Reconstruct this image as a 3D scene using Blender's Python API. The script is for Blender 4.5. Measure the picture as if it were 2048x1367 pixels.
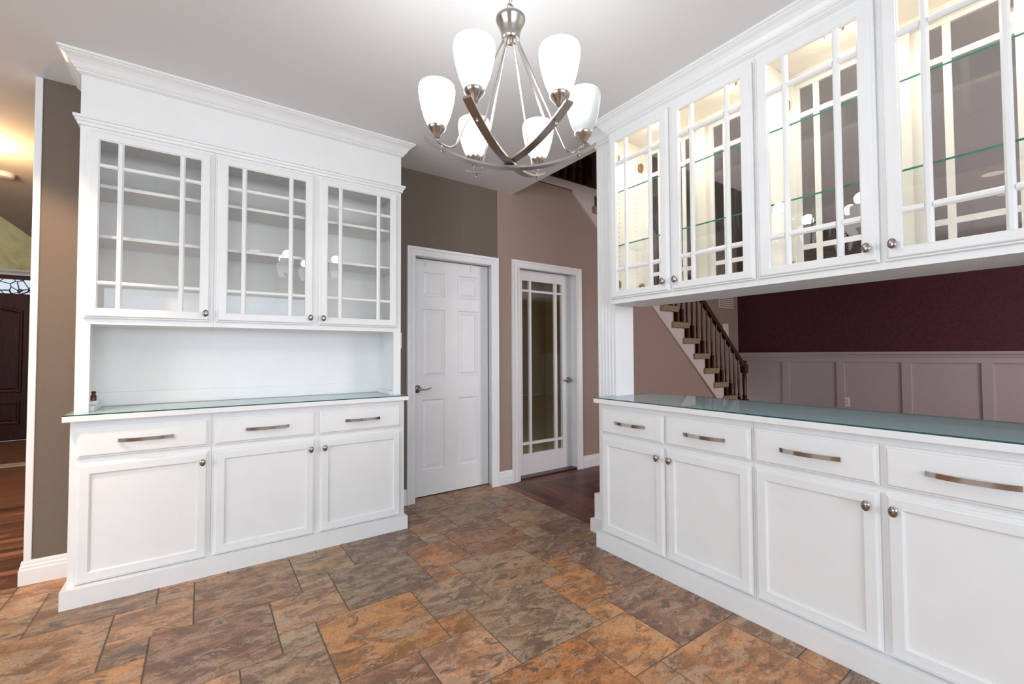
import bpy, bmesh, math, random
from mathutils import Vector, Matrix
random.seed(7)
for o in list(bpy.data.objects): bpy.data.objects.remove(o)
scene = bpy.context.scene
COL = scene.collection

# ------------------------------------------------------------------ camera
H = 1.21
YAW, PITCH, ROLL = math.radians(34.9985), math.radians(1.5981), math.radians(-0.2672)
def cam_axes():
    cy, sy, cp, sp = math.cos(YAW), math.sin(YAW), math.cos(PITCH), math.sin(PITCH)
    f = Vector((sy*cp, cy*cp, sp)); r = Vector((cy, -sy, 0)); u = r.cross(f)
    cr, sr = math.cos(ROLL), math.sin(ROLL)
    return cr*r + sr*u, -sr*r + cr*u, f
cr_, cu_, cf_ = cam_axes()
cam = bpy.data.cameras.new('camera'); camo = bpy.data.objects.new('camera', cam); COL.objects.link(camo)
cam.sensor_width = 36; cam.lens = 882.88/2048*36; cam.clip_start = .02; cam.clip_end = 100
camo.matrix_world = Matrix(((cr_.x, cu_.x, -cf_.x, 0), (cr_.y, cu_.y, -cf_.y, 0), (cr_.z, cu_.z, -cf_.z, H), (0, 0, 0, 1)))
scene.camera = camo

# ------------------------------------------------------------------ world, exposure, big lights
w = bpy.data.worlds.new('World'); scene.world = w; w.use_nodes = True
w.node_tree.nodes['Background'].inputs[0].default_value = (.75, .87, 1, 1)
w.node_tree.nodes['Background'].inputs[1].default_value = 1.0
scene.view_settings.view_transform = 'Standard'; scene.view_settings.look = 'None'
scene.view_settings.gamma = 1; scene.view_settings.use_curve_mapping = False
scene.view_settings.exposure = -0.31

def area(name, loc, target, sx, sy, power, color):
    l = bpy.data.lights.new(name, 'AREA'); l.shape = 'RECTANGLE'; l.size = sx; l.size_y = sy
    l.energy = power; l.color = color
    o = bpy.data.objects.new(name, l); COL.objects.link(o); o.location = loc
    o.rotation_euler = (Vector(target) - Vector(loc)).to_track_quat('-Z', 'Y').to_euler()
    return o
def point(name, loc, power, color, r=.03):
    l = bpy.data.lights.new(name, 'POINT'); l.energy = power; l.color = color; l.shadow_soft_size = r
    o = bpy.data.objects.new(name, l); COL.objects.link(o); o.location = loc; return o
def spot(name, loc, power, color, deg, r=.05, target=None):
    l = bpy.data.lights.new(name, 'SPOT'); l.energy = power; l.color = color; l.spot_size = math.radians(deg); l.spot_blend = .5; l.shadow_soft_size = r
    o = bpy.data.objects.new(name, l); COL.objects.link(o); o.location = loc
    if target: o.rotation_euler = (Vector(target)-Vector(loc)).to_track_quat('-Z', 'Y').to_euler()
    return o
# area lights added as fill for kitchen and dining room, and foyer daylight
area('kitchen_fill_back', (.2, -3.3, 1.5), (.2, 0, 1.4), 3.0, 1.6, 108, (.76, .88, 1))
area('kitchen_fill_side', (-3.65, .6, 1.5), (0, .6, 1.3), 3.0, 1.6, 110, (.74, .87, 1))
area('daylight_foyer', (-3.9, 7.6, 3.2), (-1, 7.6, 2.4), 2.4, 2.2, 60, (1, 1, .90))
area('dining_fill', (5.6, -3.1, 1.7), (5.6, 2, 1.6), 2.2, 1.5, 165, (1, .93, .95))

# ------------------------------------------------------------------ materials
def lin(c):
    return tuple(((x/255)/12.92 if x/255 <= .04045 else ((x/255+.055)/1.055)**2.4) for x in c)
class NT:
    def __init__(s, name):
        s.m = bpy.data.materials.new(name); s.m.use_nodes = True; s.t = s.m.node_tree; s.t.nodes.clear()
        s.out = s.n('ShaderNodeOutputMaterial')
    def n(s, k, **kw):
        a = s.t.nodes.new(k)
        for q, v in kw.items(): setattr(a, q, v)
        return a
    def l(s, a, b): s.t.links.new(a, b)
    def bsdf(s, color=None, rough=.5, metal=0, spec=.5):
        b = s.n('ShaderNodeBsdfPrincipled'); b.inputs['Roughness'].default_value = rough
        b.inputs['Metallic'].default_value = metal; b.inputs['Specular IOR Level'].default_value = spec
        if color: b.inputs['Base Color'].default_value = (*color, 1)
        s.l(b.outputs[0], s.out.inputs[0]); return b
    def noise(s, vec, scale, detail=4, rough=.55, dist=0):
        a = s.n('ShaderNodeTexNoise'); a.inputs['Scale'].default_value = scale; a.inputs['Detail'].default_value = detail
        a.inputs['Roughness'].default_value = rough; a.inputs['Distortion'].default_value = dist
        if vec is not None: s.l(vec, a.inputs['Vector'])
        return a.outputs['Fac']
    def ramp(s, fac, stops):
        r = s.n('ShaderNodeValToRGB'); e = r.color_ramp.elements
        while len(e) < len(stops): e.new(.5)
        for a, (p, c) in zip(e, stops): a.position = p; a.color = (*c, 1)
        s.l(fac, r.inputs[0]); return r.outputs[0]
    def mix(s, fac, a, b, mode='MIX'):
        m = s.n('ShaderNodeMix', data_type='RGBA', blend_type=mode)
        for sock, v in ((m.inputs[0], fac), (m.inputs[6], a), (m.inputs[7], b)):
            if isinstance(v, (int, float)): sock.default_value = v
            elif isinstance(v, tuple): sock.default_value = (*v, 1)
            else: s.l(v, sock)
        return m.outputs[2]
    def bump(s, h, b, strength=.2, dist=.01):
        a = s.n('ShaderNodeBump'); a.inputs['Strength'].default_value = strength; a.inputs['Distance'].default_value = dist
        s.l(h, a.inputs['Height']); s.l(a.outputs[0], b.inputs['Normal'])
def paint(name, color, rough=.5, grain=.04, scale=60, bump=.0, spec=.5):
    t = NT(name); b = t.bsdf(color, rough, 0, spec); g = t.n('ShaderNodeNewGeometry')
    f = t.noise(g.outputs['Position'], scale, 3)
    lo = tuple(c*(1-grain) for c in color); hi = tuple(min(1, c*(1+grain)) for c in color)
    t.l(t.ramp(f, [(.3, lo), (.7, hi)]), b.inputs['Base Color'])
    if bump: t.bump(f, b, bump, .002)
    return t.m
def metal(name, color, rough):
    t = NT(name); b = t.bsdf(color, rough, 1); g = t.n('ShaderNodeNewGeometry')
    mp = t.n('ShaderNodeMapping'); mp.inputs['Scale'].default_value = (1, 1, 14); t.l(g.outputs['Position'], mp.inputs[0])
    f = t.noise(mp.outputs[0], 90, 2)
    t.l(t.ramp(f, [(.3, (rough*.92,)*3), (.7, (rough*1.08,)*3)]), b.inputs['Roughness']); return t.m
def glass(name, tint=(1, 1, 1), ior=1.5, frost=None):
    t = NT(name); tr = t.n('ShaderNodeBsdfTransparent'); tr.inputs[0].default_value = (*tint, 1)
    gl = t.n('ShaderNodeBsdfGlossy'); gl.inputs['Roughness'].default_value = .004
    fr = t.n('ShaderNodeFresnel'); g = t.n('ShaderNodeNewGeometry'); io = t.n('ShaderNodeMapRange')   # a thin sheet reflects alike from both sides
    io.inputs['To Min'].default_value = ior; io.inputs['To Max'].default_value = 1/ior
    t.l(g.outputs['Backfacing'], io.inputs['Value']); t.l(io.outputs[0], fr.inputs[0])
    mx = t.n('ShaderNodeMixShader'); 
    t.l(fr.outputs[0], mx.inputs[0])
    if frost:
        df = t.n('ShaderNodeBsdfDiffuse'); df.inputs[0].default_value = (*frost[1], 1); m2 = t.n('ShaderNodeMixShader'); m2.inputs[0].default_value = frost[0]
        t.l(tr.outputs[0], m2.inputs[1]); t.l(df.outputs[0], m2.inputs[2]); t.l(m2.outputs[0], mx.inputs[1])
    else: t.l(tr.outputs[0], mx.inputs[1])
    t.l(gl.outputs[0], mx.inputs[2])
    t.l(mx.outputs[0], t.out.inputs[0]); return t.m
def emit(name, color, strength):
    t = NT(name); e = t.n('ShaderNodeEmission'); e.inputs[0].default_value = (*color, 1); e.inputs[1].default_value = strength
    t.l(e.outputs[0], t.out.inputs[0]); return t.m
def wood(name, dark, light, rough=.3, axis=0, scale=5, objrand=True, stretch=14):
    t = NT(name); b = t.bsdf(None, rough, 0, .3); g = t.n('ShaderNodeNewGeometry'); oi = t.n('ShaderNodeObjectInfo')
    v = t.n('ShaderNodeVectorMath', operation='ADD'); t.l(g.outputs['Position'], v.inputs[0])
    cx = t.n('ShaderNodeVectorMath', operation='SCALE'); cx.inputs[0].default_value = (31, 17, 23); t.l(oi.outputs['Random'], cx.inputs['Scale'])
    if objrand: t.l(cx.outputs[0], v.inputs[1])
    mp = t.n('ShaderNodeMapping'); s = [stretch]*3; s[axis] = 1; mp.inputs['Scale'].default_value = s; t.l(v.outputs[0], mp.inputs[0])
    f = t.noise(mp.outputs[0], scale, 5, .6, .3)
    c = t.ramp(f, [(.3, dark), (.7, light)])
    if objrand:
        r = t.ramp(oi.outputs['Random'], [(0, (.42, .40, .40)), (.5, (.8, .78, .78)), (.82, (1.1, 1.1, 1.1)), (1, (2.2, 2.0, 1.8))])
        c = t.mix(1.0, c, r, 'MULTIPLY')
    t.l(c, b.inputs['Base Color']); t.bump(f, b, .08, .002); return t.m
def slate():
    t = NT('slate tile'); b = t.bsdf(None, .45); g = t.n('ShaderNodeNewGeometry'); oi = t.n('ShaderNodeObjectInfo')
    off = t.n('ShaderNodeVectorMath', operation='SCALE'); off.inputs[0].default_value = (41, 27, 13); t.l(oi.outputs['Random'], off.inputs['Scale'])
    v = t.n('ShaderNodeVectorMath', operation='ADD'); t.l(g.outputs['Position'], v.inputs[0]); t.l(off.outputs[0], v.inputs[1])
    mp = t.n('ShaderNodeMapping'); mp.inputs['Scale'].default_value = (1, 1.9, 1); mp.inputs['Rotation'].default_value = (0, 0, .5); t.l(v.outputs[0], mp.inputs[0])
    big = t.noise(mp.outputs[0], 5.5, 8, .66, .8)
    mid = t.noise(mp.outputs[0], 9, 12, .76, .9)
    v2 = t.n('ShaderNodeVectorMath', operation='ADD'); t.l(mp.outputs[0], v2.inputs[0]); v2.inputs[1].default_value = (5.3, 2.1, 7.7)
    alt = t.noise(v2.outputs[0], 7, 12, .76, 1.0)
    fine = t.noise(mp.outputs[0], 90, 8, .8, .4)
    base = oi.outputs['Color']
    c = t.mix(t.ramp(big, [(.42, (0, 0, 0)), (.58, (1, 1, 1))]), t.mix(1.0, base, (.66, .62, .60), 'MULTIPLY'), t.mix(1.0, base, (1.35, 1.33, 1.30), 'MULTIPLY'))
    c = t.mix(t.ramp(alt, [(.525, (0, 0, 0)), (.55, (.85, .85, .85))]), c, t.mix(.60, base, (.50, .375, .275)))
    c = t.mix(t.ramp(mid, [(.41, (.95, .95, .95)), (.455, (0, 0, 0))]), c, t.mix(.70, base, (.070, .052, .046)))
    c = t.mix(t.ramp(alt, [(.38, (.65, .65, .65)), (.42, (0, 0, 0))]), c, t.mix(.5, base, (.36, .165, .06)))
    sp = t.ramp(fine, [(.38, (.62, .60, .58)), (.62, (1.32, 1.32, 1.32))])
    c = t.mix(.85, c, sp, 'MULTIPLY')
    t.l(c, b.inputs['Base Color'])
    t.l(t.ramp(mid, [(.3, (.30,)*3), (.7, (.50,)*3)]), b.inputs['Roughness'])
    t.bump(mid, b, .35, .006); return t.m
def carpet():
    t = NT('speckled carpet'); b = t.bsdf(None, .95); g = t.n('ShaderNodeNewGeometry')
    f = t.noise(g.outputs['Position'], 120, 2)
    t.l(t.ramp(f, [(.35, (.16, .10, .06)), (.65, (.46, .34, .23))]), b.inputs['Base Color']); t.bump(f, b, .6, .01); return t.m
def sponge():
    t = NT('green sponged plaster'); b = t.bsdf(None, .8); g = t.n('ShaderNodeNewGeometry')
    f = t.noise(g.outputs['Position'], 3.5, 6, .65, .5)
    t.l(t.ramp(f, [(.35, (.40, .36, .17)), (.6, (.58, .54, .31))]), b.inputs['Base Color']); return t.m
def damask():
    t = NT('maroon patterned wallcovering'); b = t.bsdf(None, .6); g = t.n('ShaderNodeNewGeometry')
    v = t.n('ShaderNodeTexVoronoi'); v.inputs['Scale'].default_value = 22; t.l(g.outputs['Position'], v.inputs['Vector'])
    f = t.noise(g.outputs['Position'], 30, 3)
    m = t.mix(.5, v.outputs['Distance'], f)
    t.l(t.ramp(m, [(.25, (.045, .008, .014)), (.55, (.085, .014, .022))]), b.inputs['Base Color']); return t.m
def leaded():
    t = NT('bright leaded glass'); e = t.n('ShaderNodeEmission'); g = t.n('ShaderNodeNewGeometry')
    v = t.n('ShaderNodeTexVoronoi', feature='DISTANCE_TO_EDGE'); v.inputs['Scale'].default_value = 9; t.l(g.outputs['Position'], v.inputs['Vector'])
    t.l(t.ramp(v.outputs['Distance'], [(.03, (.01, .012, .02)), (.07, (.78, .9, 1))]), e.inputs[0]); e.inputs[1].default_value = 1.1
    t.l(e.outputs[0], t.out.inputs[0]); return t.m
M = dict(
    white=paint('white cabinet paint', (.84, .84, .84), .32, .015, 8),
    trim=paint('white trim paint', (.82, .82, .83), .38, .015, 8),
    inside=paint('white cabinet interior', (.87, .86, .84), .5, .015, 8),
    ceiling=paint('flat ceiling paint', (.77, .765, .765), .9, .012, 120, .05, .2),
    brown=paint('brown wall paint', (.165, .130, .103), .75, .04, 140, .08, .25),
    pink=paint('rosy tan wall paint', (.36, .262, .215), .75, .03, 140, .08, .25),
    kitchen=paint('cream kitchen wall paint', (.72, .69, .64), .8, .02, 60),
    wains=paint('off white stringer paint', (.66, .58, .55), .5, .02, 20), wpan=paint('mauve white wainscot paint', (.50, .42, .42), .5, .02, 20),
    olive=paint('olive room paint', (.30, .24, .12), .8, .05, 20),
    nickel=metal('brushed nickel', (.47, .44, .41), .22), pull=metal('polished nickel pull', (.50, .47, .44), .13), barmetal=metal('brushed nickel bar', (.40, .37, .345), .30), pewter=metal('satin pewter', (.36, .33, .31), .2), bronze=metal('antique bronze', (.30, .21, .12), .4),
    glass=glass('clear pane glass', (.985, .99, .988), 1.6), gtop=glass('counter glass sheet', (.84, .97, .99), 1.38, (.5, (.70, .92, .95))), gshelf=glass('shelf glass', (.93, .985, .96)),
    gedge=paint('green glass edge', (.03, .24, .17), .12, .2, 30), tedge=paint('dark green sheet edge', (.012, .075, .075), .12, .2, 30),
    shade=emit('lit opal glass', (1, .985, .96), 5.0), shade_dim=None,
    puck=emit('lit warm lens', (1, .83, .55), 14), canlens=emit('lit recessed lens', (1, .86, .66), 9), dome=emit('lit amber dome', (1, .72, .36), 6),
    slate=slate(), grout=paint('dark grout', (.15, .125, .105), .9, .1, 90),
    darkwood=wood('dark stained wood', (.022, .008, .005), (.085, .028, .016), .28, 2, 6, False), 
    mahog_x=wood('mahogany board along x', (.080, .019, .011), (.25, .075, .040), .36, 0, 4), mahog_y=wood('mahogany board along y', (.080, .019, .011), (.25, .075, .040), .36, 1, 4),
    hall=wood('red oak board', (.17, .070, .042), (.36, .165, .105), .35, 0, 4), pale=wood('sunlight strip wood', (.75, .62, .40), (.92, .8, .6), .3, 0, 4, False),
    frontdoor=wood('mahogany front door', (.030, .008, .008), (.085, .020, .018), .35, 2, 5, False),
    carpet=carpet(), green=sponge(), maroon=damask(), leaded=leaded(),
    amber=paint('amber bottle glass', (.10, .018, .012), .08, .1, 30), black=paint('black plastic', (.012, .012, .014), .35, .1, 40), plastic=paint('white plastic', (.80, .79, .76), .4, .01, 20),
    void=paint('light block dark', (.02, .018, .016), .9, .1, 20), hole=paint('dark drilled hole', (.05, .035, .02), .9, .1, 20))
t = NT('dim opal glass'); b = t.bsdf((.62, .65, .65), .25); b.inputs['Emission Color'].default_value = (.9, .96, .96, 1); b.inputs['Emission Strength'].default_value = .1; M['shade_dim'] = t.m

# ------------------------------------------------------------------ mesh builder
class MB:
    def __init__(s): s.v = []; s.f = []; s.m = []
    def add(s, vs, fs, mi=0):
        b = len(s.v); s.v += [tuple(p) for p in vs]; s.f += [tuple(i+b for i in f) for f in fs]; s.m += [mi]*len(fs); return s
    def box(s, x0, x1, y0, y1, z0, z1, c=0, mi=0):
        x0, x1 = sorted((x0, x1)); y0, y1 = sorted((y0, y1)); z0, z1 = sorted((z0, z1))
        if not c:
            return s.add([(x, y, z) for z in (z0, z1) for y in (y0, y1) for x in (x0, x1)],
                         [(0, 2, 3, 1), (4, 5, 7, 6), (0, 1, 5, 4), (2, 6, 7, 3), (0, 4, 6, 2), (1, 3, 7, 5)], mi)
        bm = bmesh.new(); r = bmesh.ops.create_cube(bm, size=1)
        for q in bm.verts: q.co = Vector(((x0+x1)/2 + q.co.x*(x1-x0), (y0+y1)/2 + q.co.y*(y1-y0), (z0+z1)/2 + q.co.z*(z1-z0)))
        bmesh.ops.bevel(bm, geom=list(bm.edges), offset=c, segments=2, affect='EDGES', profile=.5)
        bm.verts.index_update()
        s.add([q.co[:] for q in bm.verts], [tuple(q.index for q in f.verts) for f in bm.faces], mi); bm.free(); return s
    def rings(s, mp, u0, u1, v0, v1, prof, cap=True, capfirst=False, mi=0):
        """concentric rectangles (inset, outward depth) joined into a surface"""
        vs = []
        for i, d in prof: vs += [mp(u0+i, v0+i, d), mp(u1-i, v0+i, d), mp(u1-i, v1-i, d), mp(u0+i, v1-i, d)]
        fs = []
        for k in range(len(prof)-1):
            for j in range(4): fs.append((4*k+j, 4*k+(j+1) % 4, 4*k+4+(j+1) % 4, 4*k+4+j))
        e = 4*(len(prof)-1)
        if cap: fs.append((e, e+1, e+2, e+3))
        if capfirst: fs.append((3, 2, 1, 0))
        return s.add(vs, fs, mi)
    def strips(s, paths, closed_profile=False, caps=False, mi=0):
        """paths: one polyline for each profile point"""
        n = len(paths); m = len(paths[0]); vs = [p for q in paths for p in q]; fs = []
        for k in range(n if closed_profile else n-1):
            for j in range(m-1):
                a, b = k*m, ((k+1) % n)*m; fs.append((a+j, a+j+1, b+j+1, b+j))
        if caps:
            fs.append(tuple(k*m for k in range(n))); fs.append(tuple(k*m+m-1 for k in reversed(range(n))))
        return s.add(vs, fs, mi)
    def poly(s, pts, vec, mi=0):
        n = len(pts); vec = Vector(vec); q = [tuple(Vector(p)+vec) for p in pts]
        return s.add(list(pts)+q, [tuple(range(n)), tuple(range(2*n-1, n-1, -1))]+[(i, (i+1) % n, n+(i+1) % n, n+i) for i in range(n)], mi)
    def lathe(s, c, prof, seg=24, mi=0, cap=True):
        cx, cy, cz = c; vs = []; fs = []
        for r, z in prof: vs += [(cx+r*math.cos(2*math.pi*k/seg), cy+r*math.sin(2*math.pi*k/seg), cz+z) for k in range(seg)]
        for i in range(len(prof)-1):
            for k in range(seg): fs.append((i*seg+k, i*seg+(k+1) % seg, (i+1)*seg+(k+1) % seg, (i+1)*seg+k))
        if cap: fs.append(tuple(range(seg-1, -1, -1))); fs.append(tuple((len(prof)-1)*seg+k for k in range(seg)))
        return s.add(vs, fs, mi)
    def tube(s, pts, r, seg=8, mi=0, closed=False):
        pts = [Vector(p) for p in pts]; n = len(pts); rings = []; up = None
        for i, p in enumerate(pts):
            a = pts[(i-1) % n] if (closed or i) else p; b = pts[(i+1) % n] if (closed or i < n-1) else p
            d = (b-a).normalized()
            if up is None: up = d.orthogonal().normalized()
            up = (up - d*up.dot(d)).normalized(); sd = d.cross(up)
            rr = r[i] if isinstance(r, (list, tuple)) else r
            rings.append([p + rr*(math.cos(2*math.pi*k/seg)*up + math.sin(2*math.pi*k/seg)*sd) for k in range(seg)])
        vs = [q for ring in rings for q in ring]; fs = []
        for i in range(n if closed else n-1):
            j = (i+1) % n
            for k in range(seg): fs.append((i*seg+k, i*seg+(k+1) % seg, j*seg+(k+1) % seg, j*seg+k))
        if not closed: fs.append(tuple(range(seg-1, -1, -1))); fs.append(tuple((n-1)*seg+k for k in range(seg)))
        return s.add(vs, fs, mi)
ORIG = {}
def obj(name, mb, mats, parent=None, smooth=False, origin=None, **tags):
    if not isinstance(mats, (list, tuple)): mats = [mats]
    v = mb.v
    if origin is None:
        xs, ys, zs = zip(*v); origin = ((min(xs)+max(xs))/2, (min(ys)+max(ys))/2, min(zs))
    me = bpy.data.meshes.new(name)
    me.from_pydata([(a-origin[0], b-origin[1], c-origin[2]) for a, b, c in v], [], mb.f)
    for q in mats: me.materials.append(M[q])
    me.polygons.foreach_set('material_index', mb.m)
    bm = bmesh.new(); bm.from_mesh(me); bmesh.ops.recalc_face_normals(bm, faces=bm.faces); bm.to_mesh(me); bm.free()
    if smooth:
        me.shade_smooth()
        try: me.set_sharp_from_angle(angle=math.radians(35))
        except Exception: pass
    o = bpy.data.objects.new(name, me); COL.objects.link(o)
    return place(o, origin, parent, **tags)
def place(o, origin, parent=None, label=None, cat=None, group=None, kind=None):
    origin = Vector(origin); ORIG[o.name] = origin
    if parent: o.parent = parent; o.location = origin - ORIG[parent.name]
    else: o.location = origin
    if label: o['label'] = label
    if cat: o['category'] = cat
    if group: o['group'] = group
    if kind: o['kind'] = kind
    return o
def thing(name, loc, label, cat, group=None, kind=None, parent=None):
    o = bpy.data.objects.new(name, None); o.empty_display_size = .1; COL.objects.link(o)
    return place(o, loc, parent, label=label, cat=cat, group=group, kind=kind)
def dup(o, origin, parent):
    c = o.copy(); COL.objects.link(c); return place(c, origin, parent)

# ------------------------------------------------------------------ dimensions
CEIL = 2.745; WY = 3.44
LX = lambda yf: (lambda u, v, n: (u, yf-n, v))        # a surface facing -y
RX = lambda xf: (lambda u, v, n: (xf-n, u, v))        # a surface facing -x
BX = lambda xf: (lambda u, v, n: (xf+n, u, v))        # a surface facing +x

# ------------------------------------------------------------------ floor
fl = obj('floor', MB().box(-3.7, 2.28, -3.4, 3.43, -.08, -.003).box(-.75, 2.28, 3.43, 3.56, -.08, -.003), 'grout', label='stone tile kitchen floor in three tile sizes with dark joints', cat='floor', kind='structure')
MOD = .1515; TX, TY = 1.04, 1.428
pal = [(142, 120, 102), (176, 128, 84), (150, 112, 88), (122, 98, 82), (184, 140, 104), (152, 128, 106), (160, 118, 84), (136, 114, 98), (168, 130, 98)]
known = {(0, 0): (146, 126, 106), (3, 0): (184, 132, 82), (3, 1): (178, 122, 72), (4, -2): (132, 102, 84), (2, -2): (188, 134, 84), (1, 3): (152, 127, 102), (-1, 3): (154, 134, 114),
         (-1, 2): (172, 122, 72), (-2, 0): (184, 142, 112), (-1, -3): (164, 110, 64), (3, -5): (180, 130, 88), (6, -4): (156, 128, 104), (-7, 7): (144, 112, 90), (-5, 5): (172, 136, 102),
         (-8, 4): (138, 106, 88), (-5, 4): (160, 144, 118), (-4, 2): (176, 124, 72), (-4, 7): (164, 140, 112), (-4, 8): (150, 130, 104), (5, 4): (122, 96, 76), (2, 6): (138, 94, 66), (0, 5): (174, 122, 84), (-3, 5): (122, 108, 94), (-2, 8): (116, 100, 88), (0, 6): (172, 120, 84), (1, 8): (165, 146, 120), (1, 9): (150, 116, 90), (3, 9): (142, 112, 90),
         (4, 4): (136, 108, 90), (4, 3): (176, 124, 80), (5, 7): (164, 134, 102), (5, 6): (165, 142, 118), (5, 1): (126, 100, 84), (6, 4): (112, 88, 64)}
tmesh = {}
def tile_mesh(wd, dp):
    k = (round(wd, 4), round(dp, 4))
    if k not in tmesh:
        g = .0026; b = MB()
        b.rings(lambda u, v, n: (u, v, n), g, wd-g, g, dp-g, [(0, -.008), (0, -.0022), (.0022, 0)], True)
        me = bpy.data.meshes.new('tile'); me.from_pydata(b.v, [], b.f); me.materials.append(M['slate']); tmesh[k] = me
    return tmesh[k]
rest = MB(); rng = random.Random(3); ntile = 0
for a in range(-14, 15):
    for bq in range(-18, 19):
        ox, oy = -4*a+bq, 2*a+3*bq
        for dx, dy, sz in ((0, 0, 3), (3, 1, 2), (3, 0, 1)):
            i, j = ox+dx, oy+dy
            x0, y0 = TX+i*MOD, TY+j*MOD; x1, y1 = x0+sz*MOD, y0+sz*MOD
            x0, x1, y0, y1 = max(x0, -3.7), min(x1, 2.28), max(y0, -3.4), min(y1, 3.56 if x0 > -.8 else 3.43)
            if x1-x0 < .02 or y1-y0 < .02: continue
            col = known.get((i, j)) or rng.choice(pal)
            if y0 > -.1 and x0 > -1.2 and ntile < 298:
                o = bpy.data.objects.new('tile', tile_mesh(x1-x0, y1-y0)); COL.objects.link(o)
                place(o, (x0, y0, 0), fl); c = lin(tuple(1.04*(.74*q+.26*m_) for q, m_ in zip(col, (160, 114, 78)))); o.color = (*c, 1); ntile += 1
            else:
                rest.rings(lambda u, v, n: (u, v, n), x0+.0026, x1-.0026, y0+.0026, y1-.0026, [(0, -.006), (.002, 0)], True)
ro = obj('tile_remainder', rest, 'slate', fl); ro.color = (*lin((150, 118, 92)), 1); ro['kind'] = 'stuff'
# dark boards of the stair hall, laid in a mitred border
fd = obj('floor_stair_hall', MB().box(2.28, 8.5, -3.3, 3.9, -.08, -.003), 'mahog_x', label='dark red hardwood floor of the stair hall beyond the tiles', cat='floor', kind='structure')
bw = .083; rng = random.Random(11)
for k in range(13):
    xa, xb = 2.28+k*bw, 2.28+(k+1)*bw; ytop = 3.62-k*bw; y = ytop; first = True
    while y > .9:
        ln = rng.uniform(.45, 1.2); y2 = max(y-ln, .9)
        if first: pts = [(xa+.0007, y2, 0), (xb-.0007, y2, 0), (xb-.0007, y-bw, 0), (xa+.0007, y, 0)]
        else: pts = [(xa+.0007, y2, 0), (xb-.0007, y2, 0), (xb-.0007, y-.001, 0), (xa+.0007, y-.001, 0)]
        obj('board', MB().poly(pts, (0, 0, -.006)), 'mahog_y', fd); first = False; y = y2
    ya, yb = ytop, ytop-bw; x = xa; first = True
    while x < 5.2:
        ln = rng.uniform(.5, 1.3); x2 = min(x+ln, 5.2)
        pts = [(x if first else x+.001, ya-.0007, 0), (x2, ya-.0007, 0), (x2, yb+.0007, 0), (x+bw if first else x+.001, yb+.0007, 0)]
        obj('board', MB().poly(pts, (0, 0, -.006)), 'mahog_x', fd); first = False; x = x2
# front hall boards
fh = obj('floor_front_hall', MB().box(-4, -.5, 3.43, 9.4, -.08, -.003), 'hall', label='reddish oak floor of the front hall left of the cabinet', cat='floor', kind='structure')
y = 3.43; k = 0; far = MB()
while y < 9.3:
    wd = .07 if y < 5.2 else .14
    x = -2.5 - rng.uniform(0, .8)
    while x < -.6:
        x2 = x + rng.uniform(.7, 1.4)
        if y < 5.2: obj('board', MB().box(x, min(x2, -.55)-.001, y, y+wd-.001, -.006, 0), 'hall', fh)
        else: far.box(x, min(x2, -.55)-.001, y, y+wd-.001, -.006, 0)
        x = x2
    y += wd
obj('far_boards', far, 'hall', fh, kind='stuff')
obj('sunlight_strip', MB().box(-3.5, -.62, 7.15, 7.36, 0, .008, .003), 'pale', label='sliver of sunlight across the front hall floor, built as a pale strip', cat='sun_patch')  # sliver of sunlight on the floor, put in as a pale solid strip

# ------------------------------------------------------------------ ceiling and walls
obj('ceiling', MB().box(-3.7, 2.42, -3.4, 3.56, CEIL, CEIL+.28).box(-1.83, -.5, 3.56, 9.3, CEIL, CEIL+.28), 'ceiling', label='flat white ceiling over kitchen and hall', cat='ceiling', kind='structure')
obj('ceiling_dining', MB().box(2.42, 8.4, -3.4, 2.15, CEIL, CEIL+.28), 'ceiling', label='flat ceiling over the dining side of the pass through', cat='ceiling', kind='structure')
obj('ceiling_upper', MB().box(-4.1, 8.6, -3.4, 9.5, 5.4, 5.5), 'ceiling', label='high ceiling of the two storey stair hall', cat='ceiling', kind='structure')
def wall_y(name, x0, x1, z1, holes, mat, label, y0=WY, y1=WY+.12):
    b = MB(); x = x0
    for h0, h1, hz in holes:
        b.box(x, h0, y0, y1, 0, z1); b.box(h0, h1, y0, y1, hz, z1); x = h1
    b.box(x, x1, y0, y1, 0, z1)
    return obj(name, b, mat, label=label, cat='wall', kind='structure')
wall_y('wall_back', -.762, 2.247, CEIL, [(1.43, 2.215, 2.045)], 'brown', 'brown painted wall behind the hutch and six panel door')
# wall below the stairs, cut along the string
sx0, sz0 = 3.198, 2.945
b = MB(); y0, y1 = WY, WY+.10
b.box(2.247, 2.478, y0, y1, 0, 2.945); b.box(2.478, 3.285, y0, y1, 2.085, 2.945)
b.poly([(3.285, y0, 0), (6.52, y0, 0), (3.285, y0, 2.86)], (0, y1-y0, 0))
obj('wall_stair', b, 'pink', label='rosy tan wall under the stairs around the glazed door', cat='wall', kind='structure')
obj('wall_left', MB().box(-3.8, -3.7, -3.4, -.9, 0, CEIL).box(-3.8, -3.7, 2.1, 9.4, 0, CEIL).box(-3.8, -3.7, -.9, 2.1, 0, .7).box(-3.8, -3.7, -.9, 2.1, 2.3, CEIL), 'kitchen', label='cream kitchen wall with an added wide window opening', cat='wall', kind='structure')
obj('wall_front', MB().box(-3.8, -1.3, -3.5, -3.4, 0, CEIL).box(1.7, 8.6, -3.5, -3.4, 0, 5.4).box(-1.3, 1.7, -3.5, -3.4, 0, .7).box(-1.3, 1.7, -3.5, -3.4, 2.3, CEIL), 'kitchen', label='cream kitchen wall behind the viewer with an added window', cat='wall', kind='structure')
obj('wall_right', MB().box(2.25, 2.42, -3.4, -.12, 0, CEIL), 'kitchen', label='partition wall past the end of the pass through', cat='wall', kind='structure')
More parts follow.
